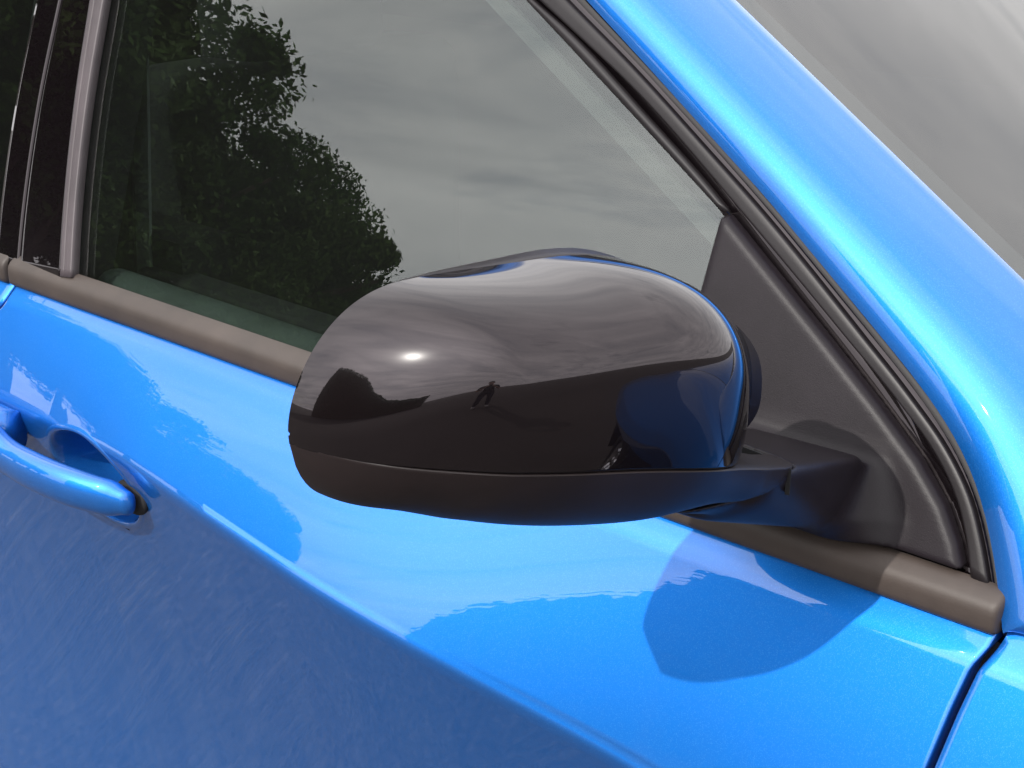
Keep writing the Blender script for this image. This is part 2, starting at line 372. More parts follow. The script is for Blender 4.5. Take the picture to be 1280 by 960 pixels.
front_door = side_grid('front_door', _xd, lambda z: gap_front(z)-0.0002, gap_rear, M['paint'], car, cup=(-0.808, 0.899, 0.070, 0.044, 0.060))
rear_door = side_grid('rear_door', np.linspace(-1.90, -0.9895, 90), gap_rear, None, M['paint'], car)
# ---- fender: body side carried forward, then over the top to the bonnet line
def fender_mesh():
    xs = np.r_[np.linspace(0.0035, 0.03, 8), np.linspace(0.04, 1.55, 70)]; V = []; top = [(0.115, 0.030), (0.085, 0.0275), (0.055, 0.0235), (0.030, 0.018), (0.014, 0.0115), (0.005, 0.006), (0.0005, 0.0015)]
    m = None
    for x in xs:
        drop = 0.085*max(0, x-0.15)**1.6; inn = 0.055*max(0, x-0.35)**2.2
        zb = belt_bottom(x); P = [(y, zb+h) for y, h in top]+side_profile(x)[2:]
        m = len(P)
        for j, (y, z) in enumerate(P):
            k = max(0, (z-0.5)/0.55); gx = gap_front(z)*max(0, 1-(x-0.0035)/0.4)
            fl_ = 0.045*math.exp(-((x-0.75)/0.42)**2)*np.interp(z, [0.3, 0.6, 0.88, 1.03], [1, 1, 0.9, 0.0])
            V.append((x+gx, y+inn-fl_, z-drop*k))
    V = np.array(V); F = grid_faces(len(xs), m); base = len(V); ex = []
    A = V.reshape(len(xs), m, 3)
    for dxx, dyy in ((-0.0007, 0.0008), (-0.0011, 0.003), (-0.0011, 0.02)):
        ex += [A[0, j]+np.array([dxx, dyy if j > 5 else 0, -dyy if j <= 7 else 0]) for j in range(m)]
    prev = list(range(m))
    for l in range(3):
        cur = [base+l*m+j for j in range(m)]; F += [(prev[j], cur[j], cur[j+1], prev[j+1]) for j in range(m-1)]; prev = cur
    return np.vstack([V, ex]), F
_v, _fc = fender_mesh()
_fc = [f for f in _fc if max((_v[i][0]-0.72)**2+(_v[i][2]-0.335)**2 for i in f) > 0.385**2]
front_fender = mesh_obj('front_fender', _v, _fc, M['paint'], car, True, 50)
# ---- front wheel and its black arch trim, ahead of the picture but mirrored in the cap
WC = (0.72, 0.335)
fw = empty('front_wheel', (WC[0], -0.02, WC[1])); fw.parent = car
def lathe_y(name, prof, mt, par, n=64):
    V = []
    for k in range(n):
        a = 2*math.pi*k/n
        for r_, y_ in prof: V.append((r_*math.cos(a), y_, r_*math.sin(a)))
    m = len(prof); F = [(i*m+j, ((i+1) % n)*m+j, ((i+1) % n)*m+j+1, i*m+j+1) for i in range(n) for j in range(m-1)]
    return mesh_obj(name, V, F, mt, par, True, 50)
lathe_y('tyre', [(0.225, 0.10), (0.235, -0.055), (0.245, -0.064), (0.29, -0.062), (0.32, -0.050), (0.332, -0.03), (0.334, 0.0), (0.332, 0.10)], M['rubber'], fw)
lathe_y('rim', [(0.228, -0.052), (0.222, -0.048), (0.205, -0.030), (0.200, 0.03)], M['silver'], fw)
V = []; F = []
for k in range(5):
    a = 2*math.pi*k/5; b0 = len(V)
    for r_, wd, y_ in ((0.03, 0.030, -0.045), (0.12, 0.024, -0.040), (0.212, 0.034, -0.040)):
        for sd_ in (-1, 1):
            for dy_ in (0, 0.02): V.append((r_*math.cos(a)-sd_*wd*math.sin(a), y_+dy_, r_*math.sin(a)+sd_*wd*math.cos(a)))
    for i in range(2):
        o_ = b0+i*4; F += [(o_, o_+4, o_+6, o_+2), (o_+1, o_+3, o_+7, o_+5), (o_, o_+1, o_+5, o_+4), (o_+2, o_+6, o_+7, o_+3)]
mesh_obj('spokes', V, F, M['silver'], fw, False)
lathe_y('hub', [(0.0, -0.055), (0.035, -0.053), (0.042, -0.045), (0.042, 0.0)], M['silver'], fw, 32)
V = []
for k in range(41):
    a = -0.12+(math.pi+0.24)*k/40
    for r_, y_ in ((0.365, 0.06), (0.365, -0.098), (0.370, -0.104), (0.44, -0.100), (0.446, -0.096), (0.446, -0.02)):
        V.append((WC[0]+r_*math.cos(a), y_, WC[1]+r_*math.sin(a)))
mesh_obj('wheel_arch_trim', V, grid_faces(41, 6), M['matte_plastic'], front_fender, True, 50)
# ---- bonnet
V = []; xs = np.linspace(0.17, 1.55, 30); ys = np.linspace(0.120, 1.48, 30)
for x in xs:
    drop = 0.085*max(0, x-0.15)**1.6; inn = 0.055*max(0, x-0.35)**2.2
    for y in ys:
        u = (y-0.8)/0.68; V.append((x, y+inn*(-u), belt_bottom(x)+0.031+0.085*(1-u**2)**0.8*(1 if abs(u) < 1 else 0)-drop))
bonnet = mesh_obj('bonnet', V, grid_faces(len(xs), len(ys)), M['paint'], car)
# dark metal behind the shut lines
V = []
for z in np.linspace(1.03, 0.26, 30):
    x = gap_front(z); ypr = np.interp(-z, [-q[1] for q in side_profile(0.0)], [q[0] for q in side_profile(0.0)])+0.016
    V += [(x-0.05, ypr, z), (x+0.05, ypr, z)]
mesh_obj('door_jamb', V, grid_faces(30, 2), M['dark_void'], car)
V = []
for z in np.linspace(1.03, 0.26, 30):
    ypr = np.interp(-z, [-q[1] for q in side_profile(-0.99)], [q[0] for q in side_profile(-0.99)])+0.016
    V += [(-1.03+gap_rear(z), ypr, z), (-0.94+gap_rear(z), ypr, z)]
mesh_obj('door_jamb', V, grid_faces(30, 2), M['dark_void'], car)

# ---- belt mouldings
def moulding(name, x0, x1, parent, n=60):
    sec = [(0.006, 0.0), (0.0005, 0.0003), (-0.0042, 0.0012), (-0.0062, 0.003), (-0.0066, 0.006), (-0.0066, 0.012), (-0.0062, 0.0152), (-0.0050, 0.0178), (-0.003, 0.0200), (0.0015, 0.0228), (0.0052, 0.0247), (0.0082, 0.0250), (0.0082, 0.015)]
    rings = []; ts = np.r_[0, 0.0015, 0.003, 0.0045, np.linspace(0.007, (x1-x0)-0.007, n), (x1-x0)-0.0045, (x1-x0)-0.003, (x1-x0)-0.0015, x1-x0]
    for q in ts:
        x = x0+q; e = min(q, x1-x0-q); k = 1 if e >= 0.0045 else math.sqrt(max(0, 1-((0.0045-e)/0.0045)**2))
        zb, h = belt_bottom(x), (belt_top(x)-belt_bottom(x))/0.025
        rings.append([(x, 0.006+(y-0.006)*(0.35+0.65*k), zb+0.0125+(zz*h-0.0125)*(0.84+0.16*k)) for y, zz in sec])
    return loft(name, rings, M['moulding_plastic'], parent, True, 50)
moulding('belt_moulding', -0.9925, 0.002, front_door)
moulding('belt_moulding', -1.9, -0.9965, rear_door)

# ---- side glass and frame strips
SILL = 1.048
glass_poly = [(-0.985, SILL), (-0.10, SILL), (-0.205, 1.216), (-0.228, 1.229), (-0.427, 1.3365), (-0.50, 1.375), (-0.60, 1.420), (-0.72, 1.456), (-0.985, 1.487)]
plate('side_window', glass_poly, M['window_glass'], front_door, -0.0015, 0.004)
plate('side_window', [(-1.9, SILL), (-1.000, SILL), (-1.028, 1.46), (-1.9, 1.42)], M['window_glass'], rear_door, 0.0025, 0.004)
c0, c1, c2, c3, c4, c5, ci = [[-0.49401, 0.12813, 1.35742], [-0.43934, 0.11635, 1.32828], [-0.33384, 0.0932, 1.27097], [-0.23912, 0.07212, 1.2188]], [[-0.48622, 0.12829, 1.35782], [-0.43057, 0.1166, 1.3289], [-0.39313, 0.1097, 1.31181], [-0.31192, 0.09158, 1.26698], [-0.23634, 0.07384, 1.22306], [-0.22871, 0.07182, 1.21806]], [[-0.48313, 0.12835, 1.35798], [-0.42695, 0.11671, 1.32916], [-0.39366, 0.11031, 1.31333], [-0.31677, 0.09499, 1.2754], [-0.2207, 0.07214, 1.21886], [-0.13228, 0.05021, 1.16458], [-0.08686, 0.03875, 1.13622], [-0.0585, 0.03058, 1.116], [-0.03929, 0.02232, 1.09554], [-0.02851, 0.015, 1.07742], [-0.022, 0.00896, 1.06247]], [[-0.4569, 0.1302, 1.36256], [-0.3999, 0.11748, 1.33108], [-0.32799, 0.10199, 1.29273], [-0.26146, 0.08658, 1.25458], [-0.20763, 0.07393, 1.22329], [-0.11957, 0.0513, 1.16726], [-0.08066, 0.04094, 1.14163], [-0.05356, 0.03284, 1.12157], [-0.03218, 0.02398, 1.09966], [-0.01966, 0.01607, 1.08007], [-0.00863, 0.0076, 1.05912]], [[-0.44133, 0.13137, 1.36546], [-0.38397, 0.11794, 1.33222], [-0.3223, 0.10383, 1.29729], [-0.20655, 0.07684, 1.23048], [-0.12629, 0.0565, 1.18015], [-0.08816, 0.04675, 1.15602], [-0.06385, 0.03995, 1.13917], [-0.04378, 0.033, 1.12197], [-0.0277, 0.02534, 1.10303], [-0.01466, 0.01667, 1.08157], [-0.00388, 0.00788, 1.0598], [0.00493, -0.00072, 1.03851]], [[-0.34886, 0.1744, 1.36552], [-0.29613, 0.16207, 1.33502], [-0.23156, 0.14673, 1.29703], [-0.1623, 0.13093, 1.25792], [-0.09954, 0.11746, 1.2246], [-0.0532, 0.10786, 1.20083]], [[-0.48972, 0.12866, 1.35874], [-0.43203, 0.11656, 1.3288], [-0.39452, 0.10965, 1.31169], [-0.31318, 0.09152, 1.26683], [-0.23897, 0.07194, 1.21835], [-0.15103, 0.04825, 1.15972], [-0.10739, 0.03658, 1.13084], [-0.0658, 0.02631, 1.10542], [-0.05041, 0.02018, 1.09024], [-0.03817, 0.01297, 1.07239], [-0.03231, 0.00782, 1.05967]]
def ext(off):      # the same strips carried back along the roof edge
    return [[x+0.42*off, gy(z+0.9*off), z+0.9*off] for x, z in ((-1.03, 1.486), (-0.86, 1.472), (-0.72, 1.450), (-0.60, 1.416))]
d01 = [np.linalg.norm(np.array(q[0])-np.array(c0[0])) for q in (c1, c2, c3, c4)]
ribbon('window_seal', ext(0)+c0, ext(d01[0])+c1, [(0, -0.0005), (0.15, 0.0022), (0.5, 0.0034), (0.85, 0.0026), (1, 0.0005)], M['frame_plastic'], front_door, 120)
ribbon('frame_channel', ext(d01[0]-0.004)+ci, ext(d01[3])+c4, [(0, -0.0012), (0.5, -0.0012), (1, -0.0012)], M['gloss'], front_door, 160, 0.02)
ribbon('window_frame', ext(d01[1])+c2, ext(d01[2])+c3, [(0, -0.002), (0.02, 0.0016), (0.06, 0.0028), (0.12, 0.0033), (0.2, 0.0034), (0.5, 0.0036), (0.8, 0.0036), (0.89, 0.0032), (0.95, 0.0020), (1, -0.001)], M['frame_plastic'], front_door, 160)
ribbon('door_seal', ext(d01[2]+0.0005)+c3, ext(d01[3]+0.001)+c4, [(0, -0.003), (0.2, -0.0014), (0.5, -0.0010), (0.8, -0.0012), (1, -0.0025)], M['rubber'], front_door, 160, 0.004)

# ---- B pillar
st = [[[-0.95757, 0.09519, 1.29193], [-0.94532, 0.06159, 1.20874], [-0.91902, 0.0175, 1.09963], [-0.90504, -0.0003, 1.05558]], [[-0.93611, 0.09581, 1.29345], [-0.92649, 0.06243, 1.21083], [-0.90174, 0.01864, 1.10246], [-0.88706, 0.00077, 1.05822]]]; gp = [[-1.0104, 0.09576, 1.288], [-1.00715, 0.06087, 1.20164], [-0.98897, 0.01487, 1.08779], [-0.9789, -0.00062, 1.04943]]
def up_to_roof(c, dx=-0.02): # carry a near-vertical curve on to the roof edge
    a = np.array(c[0]); b = np.array(c[1]); d = (a-b)/(a[2]-b[2]); z = 1.478
    e_ = a+d*(z-a[2]); e_[0] += dx*0.3; e_[1] = gy(z)+0.004; return [e_.tolist()]+c
ribbon('pillar_strip', up_to_roof(st[0]), up_to_roof(st[1]), [(0, 0.000), (0.04, 0.0014), (0.08, 0.0017), (0.12, 0.00172), (0.28, 0.00172), (0.32, 0.00165), (0.36, 0.0011), (0.40, 0.00165), (0.44, 0.00172), (0.9, 0.00172), (0.94, 0.0016), (0.98, 0.0010), (1, -0.001)], M['strip_plastic'], front_door, 60)
gl_ = [[q[0]+0.0024, q[1], q[2]] for q in gp]
ribbon('pillar_cover', up_to_roof(gl_), up_to_roof([[q[0]+0.003, q[1], q[2]] for q in st[0]]), [(0, -0.004), (0.012, 0.0002), (0.035, 0.0006), (0.06, 0.00065), (0.10, 0.00066), (0.5, 0.00066), (0.9, 0.00066), (1, 0.00066)], M['gloss'], front_door, 60, 0.004)
gr_ = [[q[0]-0.0010, q[1], q[2]] for q in gp]; gr2 = [[q[0]-0.040, q[1], q[2]] for q in gp]
ribbon('pillar_cover', up_to_roof(gr2), up_to_roof(gr_), [(0, 0.0006), (0.1, 0.0006), (0.5, 0.0006), (0.90, 0.0006), (0.94, 0.0006), (0.965, 0.0005), (0.988, 0.0001), (1, -0.004)], M['gloss'], rear_door, 60, 0.004)
box('pillar_core', -1.04, -0.90, 0.130, 0.19, 0.4, 1.06, M['dark_void'], car)
V = []
for z in (1.0, 1.5):
    for x in (-1.06, -0.93): V.append((x-(z-1.05)*0.12, gy(z)+0.016, z))
    for x in (-0.93, -1.06): V.append((x-(z-1.05)*0.12, gy(z)+0.07, z))
mesh_obj('pillar_core', V, [(0, 1, 5, 4), (1, 2, 6, 5), (2, 3, 7, 6), (3, 0, 4, 7), (4, 5, 6, 7)], M['dark_void'], car, False)

# ---- A pillar: rounded beam between the door seal and the windscreen
w = np.array(c5[-1])-np.array(c5[0]); w = w/np.linalg.norm(w); o5 = np.array(c5[0])
roofB = [[-1.03, gy(1.486)+0.17, 1.575], [-0.86, gy(1.472)+0.16, 1.560], [-0.70, 0.275, 1.515], [-0.56, 0.237, 1.455]]
Apts = [np.array(q) for q in ext(d01[3]+0.002)]+[np.array(q) for q in c4]+[np.array(q) for q in ([0.004, 0.0, 1.0445], [0.05, 0.004, 1.0455], [0.11, 0.030, 1.0535], [0.17, 0.075, 1.0625])]
Bpts = [np.array(q) for q in roofB]
tl = 0.0
for q in Apts[4:-4]:
    tl = max((q-o5)@w, tl+0.004); Bpts.append(o5+w*tl)
for k in range(4): tl += 0.045; Bpts.append(o5+w*tl)
ua = np.r_[0, np.cumsum([np.linalg.norm(Apts[i+1]-Apts[i])+np.linalg.norm(Bpts[i+1]-Bpts[i]) for i in range(len(Apts)-1)])]
nA = 150; us = np.linspace(0, ua[-1], nA)
def along(P_):
    P_ = np.array(P_); out = np.stack([np.interp(np.linspace(0, ua[-1], nA*4), ua, P_[:, k]) for k in range(3)], 1)
    kk = np.ones(13)/13; pad = np.vstack([np.repeat(out[:1], 6, 0), out, np.repeat(out[-1:], 6, 0)])
    sm_ = np.stack([np.convolve(pad[:, k], kk, 'valid') for k in range(3)], 1); sm_[0], sm_[-1] = out[0], out[-1]
    return sm_[np.linspace(0, nA*4-1, nA).round().astype(int)]
A = along(Apts); B = along(Bpts)
V = []
SS = np.linspace(0, 1, 26)
for i in range(nA):
    a, b = A[i]+GN*0.004, B[i]
    dist = (b-a)@GN                        # how far B lies inside the glass plane (negative)
    bp = b-GN*dist; kb = float(np.clip((1.15-a[2])/0.09, 0, 1)); c = a+(bp-a)*0.46+GN*0.0165*(1-0.6*kb)+np.array([0, -0.019*kb, -0.006*kb])
    for s in SS: V.append((1-s)**2*a+2*s*(1-s)*c+s*s*b)
    V.append(b-GN*0.02+np.array([0, 0.004, -0.004])); 
    V.append(a-GN*0.02)
m = len(SS)+2
a_pillar = mesh_obj('windscreen_pillar', V, grid_faces(nA, m, True)+[tuple(range(m)), tuple((nA-1)*m+j for j in range(m))[::-1]], M['paint'], car, True, 60)
# ---- windscreen with its dark border
E1 = B; dY = np.array([0, 1.0, 0])
def screen(name, mt, y0, y1, off, ny, par):
    V = []; n = np.cross(w, dY); n = n/np.linalg.norm(n); n = n if n[2] > 0 else -n
    sel = [i for i in range(nA) if B[i][0] > -0.56]
    for i in sel:
        for k in range(ny):
            y = y0+(y1-y0)*k/(ny-1); u = (y)/1.3
            V.append(B[i]+dY*(y)+n*(off+0.05*4*u*(1-u)))
    return mesh_obj(name, V, grid_faces(len(sel), ny), mt, par)
windscreen = screen('windscreen', M['screen_glass'], -0.006, 1.30, -0.006, 40, car)
screen('frit_border', M['dark_void'], -0.006, 0.030, -0.0085, 6, windscreen)
screen('screen_seal', M['rubber'], -0.012, 0.002, -0.0052, 4, windscreen)

# ---- roof, far side, lining (closes the cabin)
V = []; n_ = 24
for i in range(n_):
    x = -2.6+i*(2.06)/(n_-1)
    ex = np.interp(x, [-2.6, -1.9, -1.03, -0.86, -0.66, -0.53], [1.50, 1.575, 1.60, 1.585, 1.515, 1.45])
    ey = np.interp(x, [-2.6, -1.03, -0.86, -0.66, -0.53], [gy(1.486)+0.20, gy(1.486)+0.20, gy(1.472)+0.19, 0.285, 0.24])
    for k in range(16):
        u = k/15; V.append((x, ey+(1.6-2*ey)*u, ex+0.05*4*u*(1-u)))
roof = mesh_obj('roof', V, grid_faces(n_, 16), M['paint'], car)
def lining(name, quads):
    V = []; F = []
    for q in quads: F.append(tuple(range(len(V), len(V)+4))); V += list(q)
    return mesh_obj(name, V, F, M['lining'], car, False)
lining('cabin_lining', [((-2.6, 0.05, 0.3), (0.3, 0.05, 0.3), (0.3, 1.6, 0.3), (-2.6, 1.6, 0.3)),
                        ((-2.6, 1.6, 0.3), (0.2, 1.6, 0.3), (0.2, 1.6, 1.05), (-2.6, 1.6, 1.05)),
                        ((-2.6, 1.6, 1.05), (0.2, 1.6, 1.05), (-0.55, 1.38, 1.46), (-2.6, 1.38, 1.56)),
                        ((-2.6, 0.0, 0.3), (-2.6, 1.6, 0.3), (-2.6, 1.4, 1.56), (-2.6, 0.2, 1.56)),
                        ((-2.6, 0.22, 1.54), (-0.62, 0.30, 1.47), (-0.62, 1.32, 1.47), (-2.6, 1.38, 1.54)),
                        ((0.3, 0.03, 0.3), (0.3, 1.6, 0.3), (0.3, 1.5, 1.02), (0.3, 0.10, 1.02))])
box('dashboard', -0.20, 0.28, 0.09, 1.5, 0.70, 1.045, M['lining'], car, 0.04)
# inner door top seen through the glass
sec = []
for k in range(16):
    a_ = 2*math.pi*k/16; sec.append((math.cos(a_)*0.020, math.sin(a_)*0.017))
rings = []
for q in np.r_[0, 0.002, 0.006, 0.012, 0.02, np.linspace(0.03, 0.78, 20)]:
    k = 1 if q > 0.02 else math.sqrt(max(0.0004, 1-((0.02-q)/0.02)**2))
    rings.append([(-0.925+q, 0.058+a_*k, 1.033+b_*k) for a_, b_ in sec])
loft('door_card', rings, M['door_card'], front_door)
box('door_lining', -0.96, -0.05, 0.115, 0.150, 0.4, 1.028, M['lining'], front_door, 0.008)
# seat belt and inner pillar trim behind the glass
def bar(name, p0, p1, wid, th, mt, par):
    p0, p1 = np.array(p0), np.array(p1); rings = []
    for i in range(8):
        c = p0+(p1-p0)*i/7
        rings.append([(c[0]+wid/2*sx, c[1]+th/2*sy, c[2]) for sx, sy in ((-1, -1), (1, -1), (1, 1), (-1, 1))])
    return loft(name, rings, mt, par, True, 30)
bar('seat_belt', (-0.945, 0.085, 0.70), (-0.985, 0.175, 1.40), 0.030, 0.003, M['belt_webbing'], car)
bar('pillar_trim', (-1.00, 0.075, 0.60), (-1.06, 0.185, 1.42), 0.12, 0.02, M['lining'], car)
# seat back and head rest, only a shade darker than the cabin
box('seat_back', -1.20, -1.06, 0.26, 0.72, 0.55, 1.19, M['seat_cloth'], car, 0.05)
box('head_rest', -1.19, -1.09, 0.37, 0.61, 1.14, 1.30, M['seat_cloth'], car, 0.04)
# pale cloth edge of the inner A pillar
stp = [[-0.4708, 0.11545, 1.32604], [-0.24216, 0.06629, 1.20438]]
pa, pb = [np.array(q)-GN*0.008 for q in stp]; dd = (pb-pa); pe = pa-dd*0.6; pf = pb+dd*0.10
wv = np.cross(dd/np.linalg.norm(dd), GN)*0.0058
rings = [[c-wv, c+wv, c+wv-GN*0.01, c-wv-GN*0.01] for c in (pe, pa, pb, pf)]
loft('inner_pillar_trim', rings, M['pillar_cloth'], front_door, True, 30)

# ---- door handle bridging the cup, its rear end beyond the picture
def side_y(x, z):
    P = side_profile(x); return float(np.interp(-z, [-q[1] for q in P], [q[0] for q in P]))
hx = np.array([-1.01, -0.985, -0.955, -0.925, -0.905, -0.885, -0.85, -0.81, -0.775, -0.750, -0.735, -0.726, -0.7215, -0.7195])
hz = np.array([0.9200, 0.9200, 0.9200, 0.9190, 0.9160, 0.9130, 0.9110, 0.9110, 0.9108, 0.9098, 0.9085, 0.9075, 0.9068, 0.9065])
hh = np.array([0.0280, 0.0285, 0.0285, 0.0275, 0.0235, 0.0185, 0.0175, 0.0178, 0.0176, 0.0166, 0.0145, 0.0112, 0.0078, 0.0010])
hy = np.array([-0.080, -0.084, -0.087, -0.088, -0.089, -0.0895, -0.0900, -0.0890, -0.0845, -0.0775, -0.0720, -0.0690, -0.0675, -0.0668])
hd = np.array([0.0130, 0.0130, 0.0130, 0.0130, 0.0125, 0.0120, 0.0125, 0.0125, 0.0125, 0.0118, 0.0100, 0.0076, 0.0050, 0.0006])
def handle_rings(x, z, h, y, d, n=28, e=2.3):
    out = []
    for k in range(len(x)):
        r_ = []
        for j in range(n):
            a_ = 2*math.pi*j/n; c, s_ = math.cos(a_), math.sin(a_)
            r_.append((x[k], y[k]-d[k]*math.copysign(abs(c)**(2/e), c), z[k]+h[k]*math.copysign(abs(s_)**(2/e), s_)))
        out.append(r_)
    return out
xx = np.r_[np.linspace(-1.01, -0.74, 70), -0.735, -0.73, -0.726, -0.723, -0.7215, -0.7203, -0.7195]
f_ = lambda v: np.interp(xx, hx, v) if False else spline(hx, v, xx)
hhs = np.maximum(spline(hx, hh, xx), 0.0006); hds = np.maximum(spline(hx, hd, xx), 0.0005)
handle = loft('door_handle', handle_rings(xx, spline(hx, hz, xx), hhs, spline(hx, hy, xx), hds), M['paint'], front_door)
# pressed bowl behind the handle
HC = (-0.808, 0.899, 0.070, 0.044); V = []; nth = 120
prof_ = [(1.130, 0.0004), (1.115, -0.00018), (1.06, -0.00022), (1.015, -0.0001), (0.995, 0.0009), (0.978, 0.0032), (0.955, 0.009), (0.925, 0.018), (0.885, 0.031), (0.82, 0.046), (0.72, 0.058), (0.55, 0.066), (0.30, 0.070), (0.02, 0.071)]
for r_, d_ in prof_:
    for k in range(nth):
        a_ = 2*math.pi*k/nth; x_ = HC[0]+HC[2]*r_*math.cos(a_); z_ = HC[1]+HC[3]*r_*math.sin(a_); rs = max(r_, 0.55)
        yb = side_y(x_, z_) if r_ > 0.96 else None
        y1_ = side_y(HC[0]+HC[2]*max(r_, 0.96)*math.cos(a_), HC[1]+HC[3]*max(r_, 0.96)*math.sin(a_)); fl_ = min(1, max(0, (0.96-r_)/0.6)); y_ = y1_*(1-fl_)+(-0.045)*fl_
        V.append((x_, (yb if yb is not None else y_)+d_, z_))
mesh_obj('handle_bowl', V, grid_faces(len(prof_), nth, True)+[tuple((len(prof_)-1)*nth+j for j in range(nth))], M['paint'], front_door)
# rubber gasket the front foot of the handle sits on
gx = np.linspace(-0.764, -0.7165, 30)
gk = np.sqrt(np.clip(1-((gx+0.7403)/0.0240)**2, 0.0004, 1))
loft('handle_gasket', handle_rings(gx, 0.9025+0*gx, 0.0150*gk, np.array([side_y(x, 0.9025)-0.0005 for x in gx]), 0.0060*gk+0.0004, 24, 2.1), M['dark_void'], front_door)
loft('handle_foot', handle_rings(np.linspace(-1.005, -0.915, 12), np.full(12, 0.916), np.full(12, 0.022), np.full(12, -0.066), np.full(12, 0.018), 20, 2.8), M['paint'], front_door)

# ---------------------------------------------------------------- wing mirror
MP = np.array([0.07703, 0.29259, 1.21695, 1.22842, 1.24959, 1.25237, 1.25088, 1.24592, 1.23442, 1.14169, 1.12998, 1.12024, 1.12245, 1.13286, 1.13743, 1.11224, -0.11173, -0.09785, -0.08463, -0.09714, -0.11804, -0.14175, -0.15465, -0.11321, -0.18036, -0.22569, 0.40889, 0.65858, 0.60297, 1.75005, 2.79929, 1.75, 2.73857, 2.65771, 2.385, 2.82989, 1.88421, 0.06, 0.05306]); SPL = [3.512139, -2.908874, 0.903297, 1.077336]
K = np.array([0, .12, .3, .5, .7, .86, 1.0]); K3 = np.array([0, .5, 1.])
qi, qt = MP[0:2]
def mirror_shape(q, inner=None):
    t = (q-qi)/(qt-qi); tcl = np.clip(t, 0.0, 1)
    zt = spline(K, MP[2:9], tcl); zb = spline(K, MP[9:16], tcl); xf = spline(K, MP[16:23], tcl); xb = spline(K3, MP[23:26], tcl)
    zm = zb+(zt-zb)*spline(K3, MP[26:29], tcl); n1 = np.clip(spline(K3, MP[29:32], tcl), 1.6, 6); n2 = np.clip(spline(K3, MP[32:35], tcl), 1.6, 6)
    mi, mt_, ri, rt = MP[35:39]; L_ = qt-qi
    tt = np.clip(1-(qt-q)/rt, 0, 1)
    if inner is None: ti = np.clip(1-(q-qi)/ri, 0, 1); ki = np.maximum(1-ti**mi, 0)**(1/mi)
    else:
        q0, r0, m0 = inner; ti = np.clip(1-(q-q0)/r0, 0, 1); ki = np.maximum(1-ti**m0, 0)**(1/m0)
    k = np.maximum(ki, .002)*np.maximum(np.maximum(1-tt**mt_, 0)**(1/mt_), .002)
    return zt, zb, xf, xb, zm, n1, n2, k
def ring_point(i, th, sh, extra=0.0):
    zt, zb, xf, xb, zm, n1, n2, k = [a[i] for a in sh]
    c, s_ = max(math.cos(th), 0), math.sin(th); n = n1 if s_ >= 0 else n2
    return (xb+(xf-xb)*k*c**(2/n), zm+(zt-zm if s_ >= 0 else zm-zb)*k*math.copysign(abs(s_)**(2/n), s_))
def split_theta(i, sh, q, dz):
    zt, zb, xf, xb, zm, n1, n2, k = [a[i] for a in sh]
    z = np.polyval(SPL, min(max(q, 0.126), 0.291))+dz; v = (z-zm)/((zt-zm if z >= zm else zm-zb)*k); v = min(max(v, -1), 0.995)
    n = n1 if v >= 0 else n2
    return math.copysign(math.asin(abs(v)**(n/2)), v)
# arm and triangular base: one smooth body
LP = [(-0.092, 0.014, 1.113), (-0.170, 0.013, 1.109), (-0.087, -0.092, 1.1405), (-0.168, -0.092, 1.1405), (-0.0975, -0.090, 1.116), (-0.128, -0.100, 1.100), (-0.168, -0.100, 1.100), (-0.092, 0.004, 1.066), (-0.19, 0.004, 1.066)]
FP = [(-0.101, -0.078, 1.112), (-0.100, -0.092, 1.120), (-0.121, -0.158, 1.128), (-0.165, -0.158, 1.128), (-0.168, -0.07, 1.098), (-0.120, -0.07, 1.094), (-0.165, -0.09, 1.125), (-0.125, -0.150, 1.134), (-0.165, -0.150, 1.135)]
h1 = sd_hull(hull_planes(LP), 0.0022); h2 = sd_hull(hull_planes(FP), 0.002)
sail = np.array([[-0.23374, 0.06534, 1.21537], [-0.22839, 0.06607, 1.21718], [-0.14256, 0.04428, 1.16325], [-0.09742, 0.03257, 1.13426], [-0.06641, 0.02395, 1.11293], [-0.04524, 0.01642, 1.09429], [-0.03198, 0.00958, 1.07736], [-0.02432, 0.00387, 1.06322]]); SX = sail[:, 0]; SZ = sail[:, 2]
spoly = list(zip(SX, SZ))+[(-0.235, 1.0655)]
def sd_poly(px, pz, poly):
    d2 = np.full(px.shape, 1e9); sgn = np.ones(px.shape); n = len(poly)
    for i in range(n):
        ax, az = poly[i]; bx, bz = poly[i-1]; ex, ez = bx-ax, bz-az; wx, wz = px-ax, pz-az
        t = np.clip((wx*ex+wz*ez)/(ex*ex+ez*ez), 0, 1); d2 = np.minimum(d2, (wx-ex*t)**2+(wz-ez*t)**2)
        c1_ = pz >= az; c2_ = pz < bz; c3_ = ex*wz > ez*wx
        fl = (c1_ & c2_ & c3_) | (~c1_ & ~c2_ & ~c3_); sgn = np.where(fl, -sgn, sgn)
    return sgn*np.sqrt(d2)
